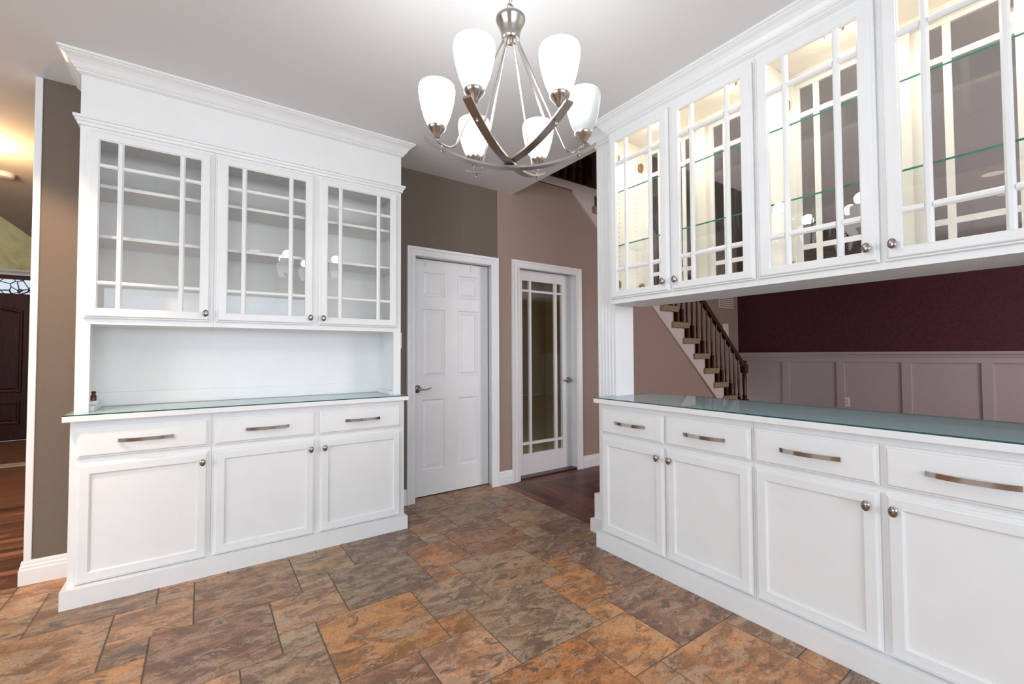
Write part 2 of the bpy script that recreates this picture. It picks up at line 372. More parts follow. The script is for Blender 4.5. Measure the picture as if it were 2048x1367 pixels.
obj('wall_upper', MB().box(2.40, 2.42, -3.4, 9.4, CEIL+.002, 5.4), 'pink', label='upper wall of the stair hall above the ceiling edge', cat='wall', kind='structure')
obj('wall_stairwell', MB().box(2.42, 8.5, 4.44, 4.54, 0, 5.4), 'pink', label='rosy tan wall behind the staircase', cat='wall', kind='structure')
wd_ = obj('wall_dining', MB().box(8.4, 8.5, -3.4, 4.44, 0, 5.4), 'maroon', label='deep maroon dining room wall above white wainscot', cat='wall', kind='structure')
obj('wall_hall', MB().box(-.62, -.5, 3.56, 9.3, 0, 5.4), 'brown', label='hall side wall hidden behind the kitchen wall', cat='wall', kind='structure')
obj('wall_foyer', MB().box(-4, -.5, 9.4, 9.5, 0, 5.4), 'green', label='yellow green sponged wall above the front door', cat='wall', kind='structure')
obj('wall_foyer_side', MB().box(-4.1, -4, 3.5, 9.4, 0, 5.4), 'green', label='yellow green foyer side wall', cat='wall', kind='structure')
obj('wall_closet', MB().box(2.3, 3.56, 4.30, 4.34, 0, 2.3).box(2.3, 2.34, WY+.12, 4.3, 0, 2.3).box(3.52, 3.56, WY+.12, 4.3, 0, 2.3).box(2.3, 3.56, WY+.11, 4.34, 2.3, 2.34), 'olive', label='olive walls of the small room behind the glazed door', cat='wall', kind='structure')
point('closet_fill', (2.6, 4.0, 2.1), 2.2, (1, .82, .5), .05)  # unseen light added to brighten the room behind the glazed door
obj('door_light_block', MB().box(1.2, 2.28, 4.1, 4.14, 0, 2.4).box(1.2, 1.24, WY+.12, 4.1, 0, 2.4).box(2.24, 2.28, WY+.12, 4.1, 0, 2.4).box(1.2, 2.28, WY+.12, 4.14, 2.4, 2.44).box(1.2, 2.28, 3.56, 4.14, -.08, -.004), 'void', label='added dark box blocking light behind the six panel door', cat='wall', kind='structure')  # dark box added to stop outside light leaking under the door
# white bead at the end of the brown wall
obj('trim_1', MB().box(-.768, -.738, WY-.006, WY+.125, .12, CEIL-.001, .003), 'trim', label='narrow white corner strip at the left wall end', cat='trim', kind='structure')

def baseprof(t=.016, h=.125): return [(0, h), (t*.35, h), (t*.55, h-.012), (t*.55, h-.022), (t*.8, h-.030), (t*.8, h-.040), (t, h-.048), (t, 0)]
def base_y(name, x0, x1, lab, ends=True, y=WY):
    b = MB(); b.strips([[(x0-o if ends else x0, y, z), (x0-o if ends else x0, y-o, z), (x1, y-o, z)] for o, z in baseprof()])
    return obj(name, b, 'trim', label=lab, cat='baseboard', kind='structure')
base_y('baseboard_left', -.768, -.50, 'white stepped baseboard left of the hutch')
base_y('baseboard_back', 1.19, 1.36, 'white baseboard end between hutch and six panel door', False)
base_y('baseboard_middle', 2.25, 2.41, 'short white baseboard between the two doors', False)
base_y('baseboard_stair', 3.30, 6.4, 'white baseboard right of the glazed door', False)

# ------------------------------------------------------------------ interior doors
def casing(name, x0, x1, zt, wdt, parent, y=WY):
    prof = [(-.004, -.0), (-.004, .012), (.004, .016), (.018, .016), (.021, .011), (.030, .014), (.046, .019), (.050, .024), (wdt-.004, .026), (wdt, .022), (wdt, 0)]
    b = MB(); b.strips([[(x0-o, y-d, 0), (x0-o, y-d, zt+o), (x1+o, y-d, zt+o), (x1+o, y-d, 0)] for o, d in prof])
    return obj(name, b, 'trim', parent)
def jamb(x0, x1, zt, parent, dy=.14):
    b = MB(); b.box(x0-.02, x0, WY-.004, WY+dy, 0, zt+.02).box(x1, x1+.02, WY-.004, WY+dy, 0, zt+.02).box(x0-.02, x1+.02, WY-.004, WY+dy, zt, zt+.02)
    return obj('jamb', b, 'trim', parent)
def lever(parent, x, y, z, sgn):
    h = thing('handle', (x, y, z), None, None, parent=parent); ORIG[h.name] = Vector((x, y, z)); h['label'] = 'antique pewter lever handle'
    b = MB(); vs = [(.032, 0), (.033, .006), (.026, .012), (.022, .016), (.012, .020), (.011, .040)]
    c = MB(); c.lathe((0, 0, 0), vs, 24)
    b.add([(x+p[0], y-p[2], z+p[1]) for p in c.v], c.f)
    pts = [(x, y-.036, z), (x+sgn*.02, y-.043, z-.001), (x+sgn*.05, y-.045, z-.004), (x+sgn*.08, y-.043, z-.001), (x+sgn*.10, y-.042, z+.006), (x+sgn*.115, y-.042, z+.008)]
    b.tube(pts, [.010, .0085, .006, .006, .0055, .003], 10)
    h2 = obj('lever', b, 'pewter', parent, smooth=True); bpy.data.objects.remove(h); h2.name = 'handle'; h2['label'] = 'antique pewter lever handle'; return h2
d1 = thing('door_1', (1.82, WY, 0), 'closed white six panel door with lever handle in brown wall', 'door', kind='structure')
casing('casing', 1.428, 2.178, 2.036, .07, d1); jamb(1.428, 2.21, 2.04, d1)
SY = 3.54; slab = MB(); mp = LX(SY)
cols = [(1.54, 1.757), (1.879, 2.096)]; rows = [(.225, .827), (1.012, 1.608), (1.712, 1.928)]
xs = [1.45, 1.54, 1.757, 1.879, 2.096, 2.20]; zs = [.008, .225, .827, 1.012, 1.608, 1.712, 1.928, 2.034]
for i in range(5):
    for j in range(7):
        if i in (1, 3) and j in (1, 3, 5): continue
        slab.add([mp(xs[i], zs[j], 0), mp(xs[i+1], zs[j], 0), mp(xs[i+1], zs[j+1], 0), mp(xs[i], zs[j+1], 0)], [(0, 1, 2, 3)])
slab.box(1.45, 2.20, SY+.022, SY+.036, .008, 2.034)
so = obj('door_slab', slab, 'trim', d1)
for c0, c1 in cols:
    for r0, r1 in rows:
        obj('panel', MB().rings(mp, c0, c1, r0, r1, [(0, 0), (.006, -.002), (.012, -.010), (.018, -.010), (.042, -.003), (.046, -.003)]), 'trim', so)
lever(so, 1.494, SY, .918, 1)
for x in (1.566, 2.02): obj('over_door_hook', MB().box(x-.008, x+.008, SY-.004, SY-.001, 1.975, 2.036).box(x-.008, x+.008, SY-.012, SY-.004, 1.972, 1.984), 'plastic', so)

d2 = thing('door_2', (2.9, WY, 0), 'closed white glazed door with narrow prairie panes under the landing', 'door', kind='structure')
casing('casing', 2.468, 3.24, 2.05, .066, d2); jamb(2.50, 3.262, 2.062, d2)
FY = 3.55; mp = LX(FY); gx = [2.612, 2.70, 2.728, 3.036, 3.068, 3.142]; gz = [.217, .305, .333, 1.838, 1.862, 1.952]
fr = MB()
for u0, u1, v0, v1 in ((2.503, gx[0], .012, 2.056), (gx[-1], 3.26, .012, 2.056), (gx[0], gx[-1], .012, gz[0]), (gx[0], gx[-1], gz[-1], 2.056)):
    fr.box(u0, u1, FY, FY+.035, v0, v1)
fo = obj('door_frame', fr, 'trim', d2)
for k in (1, 3): obj('muntin', MB().box(gx[k], gx[k+1], FY-.002, FY+.030, gz[0], gz[-1], .004), 'trim', fo)
for k in (1, 3):
    for a_, b_ in ((gx[0], gx[1]), (gx[2], gx[3]), (gx[4], gx[5])): obj('muntin', MB().box(a_, b_, FY-.002, FY+.030, gz[k], gz[k+1], .004), 'trim', fo)
for a_, b_ in ((0, 1), (2, 3), (4, 5)):
    for c_, e_ in ((0, 1), (2, 3), (4, 5)): obj('pane', MB().box(gx[a_], gx[b_], FY+.014, FY+.018, gz[c_], gz[e_]), 'glass', fo)
lever(fo, 3.222, FY, .932, -1)
obj('door_sill', MB().box(2.50, 3.27, WY+.02, FY+.1, 0, .012), 'darkwood', d2)

sw = thing('switch_plate', (1.265, WY, 1.262), 'white light switch plate half hidden beside the hutch', 'switch')
obj('plate', MB().box(1.20, 1.316, WY-.007, WY, 1.262, 1.388, .002), 'plastic', sw)
for x in (1.235, 1.281): obj('toggle', MB().box(x-.017, x+.017, WY-.010, WY-.006, 1.29, 1.36, .001), 'plastic', sw)

# ------------------------------------------------------------------ cabinet parts
EDGE = [(0, 0), (0, .010), (.003, .013), (.007, .013), (.012, .020), (.015, .021)]
def drawer(parent, mp, u0, u1, v0, v1, pull=True):
    d = obj('drawer', MB().rings(mp, u0, u1, v0, v1, EDGE, True, True), 'white', parent)
    uc, vc = (u0+u1)/2, (v0+v1)/2; b = MB(); n = 14; L = .113
    th = .0035; hw = .009; paths = [[], [], [], []]
    for k in range(n+1):
        q = -1+2*k/n; nn = .021+.006+.024*(1-q*q)**.8; u = uc+L*q
        paths[0].append(mp(u, vc-hw, nn)); paths[1].append(mp(u, vc+hw, nn)); paths[2].append(mp(u, vc+hw, nn+th)); paths[3].append(mp(u, vc-hw, nn+th))
    b.strips(paths, True, True)
    for s_ in (-1, 1):
        a = uc+s_*(L-.008)
        p = [mp(a+du, vc+dv, nn) for nn in (.020, .030) for du in (-.005, .005) for dv in (-.005, .005)]
        b.add(p, [(0, 1, 3, 2), (4, 6, 7, 5), (0, 4, 5, 1), (2, 3, 7, 6), (0, 2, 6, 4), (1, 5, 7, 3)])
    obj('handle', b, 'pull', d, smooth=True, label='arched brushed nickel bar pull')
    return d
def knob(parent, mp, u, v, n0=.021, mat='nickel'):
    prof = [(.0075, 0), (.006, .004), (.0055, .012), (.010, .016), (.0145, .020), (.0150, .023), (.012, .027), (.006, .029), (.001, .0295)]
    vs = []; fs = []; seg = 18
    for r, z in prof:
        for k in range(seg):
            a = 2*math.pi*k/seg; vs.append(mp(u+r*.95*math.cos(a), v+r*1.32*math.sin(a), n0+z))
    for i in range(len(prof)-1):
        for k in range(seg): fs.append((i*seg+k, i*seg+(k+1) % seg, (i+1)*seg+(k+1) % seg, (i+1)*seg+k))
    fs.append(tuple((len(prof)-1)*seg+k for k in range(seg)))
    return obj('knob', MB().add(vs, fs), 'pewter', parent, smooth=True, label='small oval nickel knob')
def panel_door(parent, mp, u0, u1, v0, v1, ku, kv):
    s_ = .053
    d = obj('door', MB().rings(mp, u0, u1, v0, v1, EDGE+[(s_-.004, .021), (s_, .018), (s_+.003, .010)], False, True), 'white', parent)
    obj('panel', MB().rings(mp, u0+s_, u1-s_, v0+s_, v1-s_, [(0, .004), (0, .0105), (.002, .011)], True), 'white', d)
    knob(d, mp, ku, kv); return d
def glass_door(parent, mp, u0, u1, v0, v1, gu, gv, ku, kv, flip=False):
    """gu / gv: six pane limits in each direction"""
    a, b_, c, e = gu[0]-u0, u1-gu[5], gv[0]-v0, v1-gv[5]
    m = MB(); lim = [(0, 0), (0, .010), (.003, .013), (.007, .013), (.012, .020), (.015, .021)]
    m.rings(mp, u0, u1, v0, v1, lim, False)
    def rect(i, n): return [mp(u0+i, v0+i, n), mp(u1-i, v0+i, n), mp(u1-i, v1-i, n), mp(u0+i, v1-i, n)]
    def irect(i, n): return [mp(gu[0]-i, gv[0]-i, n), mp(gu[5]+i, gv[0]-i, n), mp(gu[5]+i, gv[5]+i, n), mp(gu[0]-i, gv[5]+i, n)]
    seq = [rect(.015, .021), irect(.005, .021), irect(.003, .017), irect(0, .016), irect(0, 0), rect(0, 0)]
    vs = [p for r in seq for p in r]; fs = []
    for k in range(len(seq)-1):
        for j in range(4): fs.append((4*k+j, 4*k+(j+1) % 4, 4*k+4+(j+1) % 4, 4*k+4+j))
    m.add(vs, fs)
    d = obj('door', m, 'white', parent)
    prof = [(-.012, .004), (-.012, .0125), (-.005, .019), (.005, .019), (.012, .0125), (.012, .004)]
    for k in (1, 3):
        uc = (gu[k]+gu[k+1])/2; h = (gu[k+1]-gu[k])/2/.012
        obj('muntin', MB().strips([[mp(uc+q*h, gv[0], n), mp(uc+q*h, gv[5], n)] for q, n in prof], True, True), 'white', d)
    for k in (1, 3):
        vc = (gv[k]+gv[k+1])/2; h = (gv[k+1]-gv[k])/2/.012
        for i in (0, 2, 4):
            obj('muntin', MB().strips([[mp(gu[i], vc+q*h, n), mp(gu[i+1], vc+q*h, n)] for q, n in prof], True, True), 'white', d)
    for i in (0, 2, 4):
        for j in (0, 2, 4):
            obj('pane', MB().add([mp(gu[i], gv[j], .006), mp(gu[i+1], gv[j], .006), mp(gu[i+1], gv[j+1], .006), mp(gu[i], gv[j+1], .006)], [(0, 1, 2, 3)]), 'glass', d)
    if ku is not None: knob(d, mp, ku, kv)
    return d
def carcass(name, parent, x0, x1, y0, y1, z0, z1, front, t=.018, mat='white'):
    """hollow box open on one side or on two"""
    b = MB(); b.box(x0, x1, y0, y1, z0, z0+t).box(x0, x1, y0, y1, z1-t, z1)
    if 'x' in front: b.box(x0, x1, y0, y0+t, z0+t, z1-t).box(x0, x1, y1-t, y1, z0+t, z1-t)
    else: b.box(x0, x0+t, y0, y1, z0+t, z1-t).box(x1-t, x1, y0, y1, z0+t, z1-t)
    if front == '-y': b.box(x0+t, x1-t, y1-t, y1, z0+t, z1-t)
    return obj(name, b, mat, parent)

# ------------------------------------------------------------------ hutch on the back wall
BF = 3.03; UF = 3.10                      # base and upper face frames
zt_, zd0, zd1, zr0, zr1 = .088, .092, .677, .706, .857
lx = [(-.504, .034), (.059, .589), (.617, 1.150)]
def left_base(x0, x1, idx, knobs, label):
    t_ = thing('base_cabinet', ((x0+x1)/2, (BF+WY)/2, zt_), label, 'cabinet', 'base cabinets')
    obj('body', MB().box(x0, x1, BF, WY-.02, zt_, .889), 'white', t_)
    mp = LX(BF)
    for i, ks in zip(idx, knobs):
        a, c = lx[i]; drawer(t_, mp, a, c, zr0, zr1); panel_door(t_, mp, a, c, zd0, zd1, (c-.028) if ks > 0 else (a+.026), .622)
    return t_
left_base(-.530, .0465, [0], [1], 'white single door base cabinet at the open hall end of the hutch')
left_base(.0475, 1.179, [1, 2], [1, -1], 'white two door base cabinet of the hutch beside the six panel door')
def toe(name, pts, lab, h=.088, mat='white'):
    b = MB(); b.poly([(p[0], p[1], 0) for p in pts], (0, 0, h)); return obj(name, b, mat, label=lab, cat='plinth', kind='structure')
toe('trim_2', [(-.546, 2.975), (1.186, 2.975), (1.186, WY-.02), (-.546, WY-.02)], 'white plinth board under the hutch')
obj('countertop', MB().box(-.552, 1.196, 2.983, WY-.002, .890, .919, .003), 'white', label='white painted countertop of the hutch against the brown wall', cat='countertop')
def glass_sheet(name, x0, x1, y0, y1, z0, z1, lab):
    b = MB(); vs = [(x, y, z) for z in (z0, z1) for y in (y0, y1) for x in (x0, x1)]
    b.add(vs, [(4, 5, 7, 6)], 0); b.add(vs, [(0, 1, 5, 4), (2, 6, 7, 3), (0, 4, 6, 2), (1, 3, 7, 5)], 1)
    return obj(name, b, ['gtop', 'tedge'], label=lab, cat='glass sheet')
glass_sheet('glass_countertop', -.550, 1.194, 2.985, WY-.05, .9192, .925, 'clear glass sheet lying on the hutch countertop')
# open niche carried by the two side posts
hb = thing('hutch_frame', (.325, 3.27, .925), 'white open niche frame standing on the hutch countertop', 'frame')
obj('post', MB().box(-.530, -.476, UF, UF+.02, .925, 1.376).box(-.530, -.504, UF+.02, WY-.02, .925, 1.376), 'white', hb)
obj('post', MB().box(1.127, 1.180, UF, UF+.02, .925, 1.376).box(1.150, 1.180, UF+.02, WY-.02, .925, 1.376), 'white', hb)
obj('back_panel', MB().box(-.504, 1.150, WY-.02, WY-.004, .925, 1.376), 'white', hb)
obj('back_ledge', MB().box(-.504, 1.150, WY-.032, WY-.02, .925, 1.003, .001), 'white', hb)
cl = obj('cleat', MB().box(-.504, -.462, UF+.05, WY-.04, .925, .949, .001), 'white', hb)
cl = obj('cleat', MB().box(1.108, 1.150, UF+.02, WY-.04, .925, .949, .001), 'white', hb)
for yy in (UF+.06, UF+.22): obj('screw_hole', MB().lathe((1.128, yy, .949), [(.007, 0), (.007, .0006)], 10), 'hole', cl)
# uppers
def left_upper(x0, x1, idx, knobs, label):
    t_ = thing('wall_cabinet', ((x0+x1)/2, (UF+WY)/2, 1.376), label, 'cabinet', 'wall cabinets')
    carcass('body', t_, x0, x1, UF+.02, WY-.02, 1.376, 2.41, '-y', .018, 'inside')
    fz0, fz1 = 1.376, 2.415; ff = MB(); us = [x0]
    ff.box(x0, x1, UF, UF+.02, fz0, 1.425).box(x0, x1, UF, UF+.02, 2.365, fz1)
    st = [x0]+[q for i in idx for q in (lx[i][0]+.014, lx[i][1]-.014)]+[x1]
    for k in range(0, len(st), 2): ff.box(st[k], st[k+1], UF, UF+.02, 1.425, 2.365)
    obj('face_frame', ff, 'white', t_)
    for z in (1.842, 2.110): obj('shelf', MB().box(x0+.019, x1-.019, UF+.035, WY-.04, z-.008, z+.010, .001), 'inside', t_)
    mp = LX(UF)
    for i, ks in zip(idx, knobs):
        a, c = lx[i]; g0, g1 = a+.054, c-.054
        glass_door(t_, mp, a, c, 1.406, 2.385, [g0, g0+.070, g0+.095, g1-.097, g1-.072, g1], [1.460, 1.580, 1.601, 2.194, 2.215, 2.335], (c-.024) if ks > 0 else (a+.026), 1.452)
    return t_
left_upper(-.530, .0465, [0], [1], 'white single door glazed wall cabinet at the hall end of the hutch')
left_upper(.0475, 1.180, [1, 2], [1, -1], 'white two door glazed wall cabinet of the hutch nearest the six panel door')
obj('frieze_board', MB().box(-.530, 1.180, UF, WY-.02, 2.416, CEIL-.002), 'white', label='plain white frieze board above the hutch doors', cat='board')
def sweep(name, prof, path, lab, mat='white', parent=None):
    """path(o) -> list of (x, y) for an outward offset o"""
    b = MB(); b.strips([[(x, y, z) for x, y in path(o)] for o, z in prof])
    return obj(name, b, mat, parent, label=lab, cat='moulding', kind='structure')
k_ = .76
Lp = lambda o: [(-.530-o*k_, WY), (-.530-o*k_, UF-o), (1.180+o*k_, UF-o), (1.180+o*k_, WY)]
def crown(p, d): 
    c = [(0, CEIL-d)]
    pr = [(.06, 0), (.10, .03), (.14, .05), (.22, .10), (.22, .18), (.30, .22), (.38, .32), (.50, .50), (.66, .66), (.84, .76), (.90, .80), (.90, .84), (1, .86), (1, 1)]
    return c+[(p*a, CEIL-d+d*z) for a, z in pr]
sweep('trim_3', crown(.098, .083), Lp, 'white crown moulding along the top of the hutch')
sweep('trim_4', [(0, 2.398), (.012, 2.400), (.014, 2.412), (.022, 2.420), (.024, 2.428), (.032, 2.431), (.032, 2.444), (0, 2.446)], Lp, 'thin white moulding ledge above the hutch doors')
# small things in the niche
bt = thing('bottle', (-.483, 3.27, .970), 'small amber bottle with black cap in the hutch niche corner', 'bottle')
obj('glass_body', MB().lathe((-.483, 3.27, .970), [(.0105, 0), (.0125, .002), (.0125, .026), (.009, .033), (.007, .036), (.007, .040)], 18), 'amber', bt, smooth=True)
obj('cap', MB().lathe((-.483, 3.27, 1.008), [(.0095, 0), (.0100, .001), (.0100, .011), (.009, .012)], 18), 'black', bt, smooth=True)
obj('wooden_block', MB().box(-.503, -.463, 3.24, 3.30, .9495, .970, .001), 'white', label='little white block under the amber bottle', cat='block')

# ------------------------------------------------------------------ pass through cabinets
RF = 2.10; RU = 2.176
ry = [(1.987, 1.526), (1.512, 1.054), (1.040, .580), (.565, .105)]
def right_base(y1, y0, idx, knobs, label):
    t_ = thing('base_cabinet', ((RF+2.6)/2, (y0+y1)/2, .088), label, 'cabinet', 'base cabinets')
    obj('body', MB().box(RF, 2.62, y0, y1, .088, .895), 'white', t_)
    mp = RX(RF)
    for i, ks in zip(idx, knobs):
        c, a = ry[i]; drawer(t_, mp, a, c, .710, .866); panel_door(t_, mp, a, c, .095, .688, (a+.036) if ks > 0 else (c-.030), .632)
    return t_
right_base(2.008, 1.0475, [0, 1], [1, -1], 'white two door base cabinet of the pass through next to the dark wood floor')
right_base(1.0465, .085, [2, 3], [1, -1], 'white two door base cabinet of the pass through nearest the viewer')
toe('trim_5', [(2.045, -.1), (2.045, 2.004), (2.60, 2.004), (2.60, -.1)], 'white plinth board under the pass through cabinets')
obj('countertop', MB().box(2.062, 2.65, -.02, 2.036, .896, .925, .003), 'white', label='long white painted countertop of the pass through', cat='countertop')
glass_sheet('glass_countertop', 2.064, 2.648, -.018, 2.034, .9252, .931, 'green tinted glass sheet on the pass through countertop')
# fluted post
PX, PY0, PY1, PB = 2.252, 2.012, 2.170, 2.43
pst = thing('fluted_post', (2.34, 2.09, 0), 'white fluted post rising from plinth to crown at the pass through end', 'post')
def fluted(z0, z1, f0, f1, name):
    n = 5; fw = .015; pts = [(PX, PY0, 0)]; W = PY1-PY0; b = MB()
    edges = [PY0+.012+k*(W-.024-fw)/(n-1) for k in range(n)]
    prof = [(PX, PY0)]
    for e in edges: prof += [(PX, e), (PX+.006, e+.004), (PX+.006, e+fw-.004), (PX, e+fw)]
    prof += [(PX, PY1), (PB, PY1), (PB, PY0)]
    b.strips([[(x, y, f0), (x, y, f1)] for x, y in prof], True, True)
    if f0 > z0: b.box(PX, PB, PY0, PY1, z0, f0)
    if f1 < z1: b.box(PX, PB, PY0, PY1, f1, z1)
    return obj(name, b, 'white', pst)
fluted(.931, CEIL-.002, .931, 2.585, 'shaft')
obj('lower_shaft', MB().box(PX, PB, 2.037, PY1, .088, .931), 'white', pst)
obj('plinth_block', MB().box(2.222, PB+.02, 2.037, 2.193, 0, .252, .002), 'white', pst)
obj('plinth_base', MB().box(2.190, PB+.03, 2.009, 2.203, 0, .086, .002), 'white', pst)
# end post beyond the picture and the header behind the uppers
obj('trim_6', MB().box(PX, PB, -.12, .055, 0, CEIL-.002), 'white', label='white end post at the near end of the pass through', cat='post', kind='structure')
UY0, UY1 = .075, 1.984; UZ0, UZ1 = 1.533, 2.66; UB = 2.50
def right_upper(y1, y0, idx, knobs, label):
    t_ = thing('wall_cabinet', ((RU+UB)/2, (y0+y1)/2, UZ0), label, 'cabinet', 'wall cabinets')
    carcass('body', t_, RU+.02, UB-.02, y0, y1, UZ0, UZ1, 'x', .018, 'inside')
    for nm, xa in (('face_frame', RU), ('back_frame', UB-.02)):
        ff = MB(); ff.box(xa, xa+.02, y0, y1, UZ0, 1.588).box(xa, xa+.02, y0, y1, 2.590, UZ1)
        c0, a0 = ry[idx[0]]; c1, a1 = ry[idx[1]]
        sh = 0
        for q0, q1 in ((y0, ry[idx[1]][1]+.02), (ry[idx[1]][0]-.02, ry[idx[0]][1]+.02), (ry[idx[0]][0]-.035, y1)): ff.box(xa, xa+.02, q0, q1, 1.588, 2.590)
        obj(nm, ff, 'white' if xa == RU else 'inside', t_)
    for z in (1.916, 2.268):
        b = MB(); vs = [(x, y, q) for q in (z-.004, z+.004) for y in (y0+.02, y1-.02) for x in (RU+.045, UB-.045)]
        b.add(vs, [(4, 5, 7, 6), (0, 1, 5, 4), (2, 6, 7, 3), (1, 3, 7, 5)], 0); b.add(vs, [(0, 4, 6, 2)], 1)
        obj('glass_shelf', b, ['gshelf', 'gedge'], t_, label='clear glass shelf with green edge')
    for i, ks in zip(idx, knobs):
        c, a = ry[i]
        if i == 0: c = 1.968
        g0, g1 = a+.057, c-.057
        gz_ = [1.610, 1.735, 1.760, 2.418, 2.443, 2.570]
        kw = [g0, g0+.060, g0+.085, g1-.087, g1-.062, g1]
        glass_door(t_, RX(RU), a, c, 1.562, 2.622, kw, gz_, (a+.036) if ks > 0 else (c-.030), 1.623)
        glass_door(t_, BX(UB), a, c, 1.562, 2.622, kw, gz_, None, None)
        yc = (a+c)/2
        p = obj('puck_light', MB().lathe((RU+.09, yc-.06, UZ1-.036), [(.034, 0), (.040, .004), (.040, .018)], 24), 'nickel', t_, smooth=True)
        obj('lens', MB().lathe((RU+.09, yc-.06, UZ1-.0375), [(.030, 0), (.030, .001)], 24), 'puck', p)
        spot('puck_bulb', (RU+.09, yc-.06, UZ1-.042), 13, (1, .81, .60), 168, .03); point('puck_glow', (RU+.09, yc-.06, UZ1-.085), .9, (1, .80, .52), .03)
        hy = (c-.016) if ks > 0 else (a+.016)
        for z in (1.66, 2.49):
            for xa in (RU+.024, UB-.06): obj('hinge', MB().box(xa, xa+.034, hy-.012, hy+.012, z-.022, z+.022, .004).lathe((xa+.017, hy, z-.028), [(.008, 0), (.008, .056)], 10), 'bronze', t_)
    b = MB()
    for yy, sg in ((y1-.0178, -1), (y0+.0178, 1)):
        for xx in (RU+.07, UB-.08):
            for q in range(24):
                z = 1.66+q*.032; b.add([(xx+.003*math.cos(k*math.pi/3), yy+sg*.0004, z+.003*math.sin(k*math.pi/3)) for k in range(6)], [(0, 1, 2, 3, 4, 5)])
    obj('shelf_pin_holes', b, 'hole', t_, kind='stuff')
    return t_
right_upper(UY1, 1.0475, [0, 1], [1, -1], 'white lit glazed wall cabinet of the pass through beside the fluted post')
right_upper(1.0465, UY0, [2, 3], [1, -1], 'white lit glazed wall cabinet of the pass through nearest the viewer')
obj('frieze_board', MB().box(RU+.004, UB, UY0, UY1, UZ1+.001, CEIL-.002), 'white', label='white filler board under the crown of the pass through cabinets', cat='board')
Rp = lambda o: [(RU-o, -.1), (RU-o, UY1+o), (PX-o, UY1+o), (PX-o, PY1+o), (PB, PY1+o)]
sweep('trim_7', crown(.078, .093), Rp, 'white crown moulding along the pass through cabinets')

# ------------------------------------------------------------------ chandelier
CX, CY = .891, 1.272
ch = thing('chandelier', (CX, CY, 1.88), 'brushed nickel chandelier with six white glass shades and crossed curved bars', 'chandelier')
hub = obj('hub', MB().lathe((CX, CY, 0), [(.006, 2.318), (.010, 2.322), (.010, 2.334), (.030, 2.336), (.033, 2.340), (.033, 2.352), (.034, 2.356), (.037, 2.370), (.042, 2.385), (.050, 2.400), (.053, 2.408), (.053, 2.413), (.048, 2.418), (.014, 2.424), (.006, 2.436)], 32), 'nickel', ch, smooth=True)
obj('loop', MB().tube([(CX+.014*math.cos(a), CY, 2.452+.016*math.sin(a)) for a in [2*math.pi*k/16 for k in range(16)]], .0028, 8, closed=True), 'nickel', hub, smooth=True)
obj('canopy', MB().lathe((CX, CY, CEIL-.05), [(.008, 0), (.012, .004), (.02, .010), (.045, .026), (.062, .040), (.064, .0495)], 32), 'nickel', ch, smooth=True)
z = 2.470; k = 0
while z < CEIL-.05:
    pts = []
    for q in range(16):
        a = 2*math.pi*q/16; s_ = .008*math.cos(a); h_ = .0175*math.sin(a)
        pts.append((CX+(s_ if k % 2 else 0), CY+(0 if k % 2 else s_), z+.010+h_))
    obj('chain_link', MB().tube(pts, .0022, 6, closed=True), 'nickel', ch, smooth=True); z += .0265; k += 1
ang = [math.radians(a) for a in (-150, -90, 150, -30, 90, 30)]
RB = .306
for k, a in enumerate((math.radians(30), math.radians(-30), math.radians(90))):      # three crossing bars
    dz = (-.004, -.016, .008)[k]; ca, sa = math.cos(a), math.sin(a); paths = [[], [], [], []]
    for q in range(33):
        t_ = -1+2*q/32; r = RB*t_; z = 1.885+dz*(1-t_*t_)+.078*(abs(t_)**2.2); hw = .0145; th = .0075
        for i, (w_, h_) in enumerate(((-hw, 0), (hw, 0), (hw, th), (-hw, th))): paths[i].append((CX+r*ca-w_*sa, CY+r*sa+w_*ca, z+h_))
    obj('curved_bar', MB().strips(paths, True, True), 'barmetal', ch)
RS = .262
for k, a in enumerate(ang):
    ca, sa = math.cos(a), math.sin(a); P = lambda r, z: (CX+r*ca, CY+r*sa, z)
    rod = [P(.022, 2.345)] + [P(.022+(.168)*q/8, 2.345-.385*q/8) for q in range(1, 9)]
    rod += [P(.196, 1.948), P(.204, 1.941), P(.214, 1.938), P(.228, 1.940), P(.244, 1.948), P(.255, 1.955), P(.261, 1.962), P(RS, 1.972)]
    obj('rod', MB().tube(rod, .0042, 8), 'nickel', ch, smooth=True)
    cup = obj('cup', MB().lathe(P(RS, 1.968), [(.006, 0), (.010, .003), (.013, .010), (.019, .018), (.027, .028), (.0325, .036), (.0325, .041), (.026, .045)], 24), 'nickel', ch, smooth=True)
    dim = (k == 3)
    prof = [(.026, .0), (.036, .010), (.046, .034), (.055, .066), (.0610, .095), (.0640, .118), (.0640, .130), (.0620, .141), (.0605, .142), (.0595, .140), (.0610, .128), (.0605, .115), (.057, .092), (.050, .060), (.038, .025), (.022, .006)]
    sh = obj('glass_shade', MB().lathe(P(RS, 2.012), prof, 32, cap=False), 'shade_dim' if dim else 'shade', ch, smooth=True)
    sh['label'] = 'white opal glass shade' + (' with its bulb dimmer' if dim else '')
    obj('thumb_screw', MB().lathe(P(.245, 1.921), [(.0035, 0), (.0045, .002), (.0045, .008), (.003, .009), (.003, .026)], 10), 'nickel', ch, smooth=True)
    if not dim: point('chandelier_bulb', P(RS, 2.20), 4.4, (.94, .98, 1), .04)

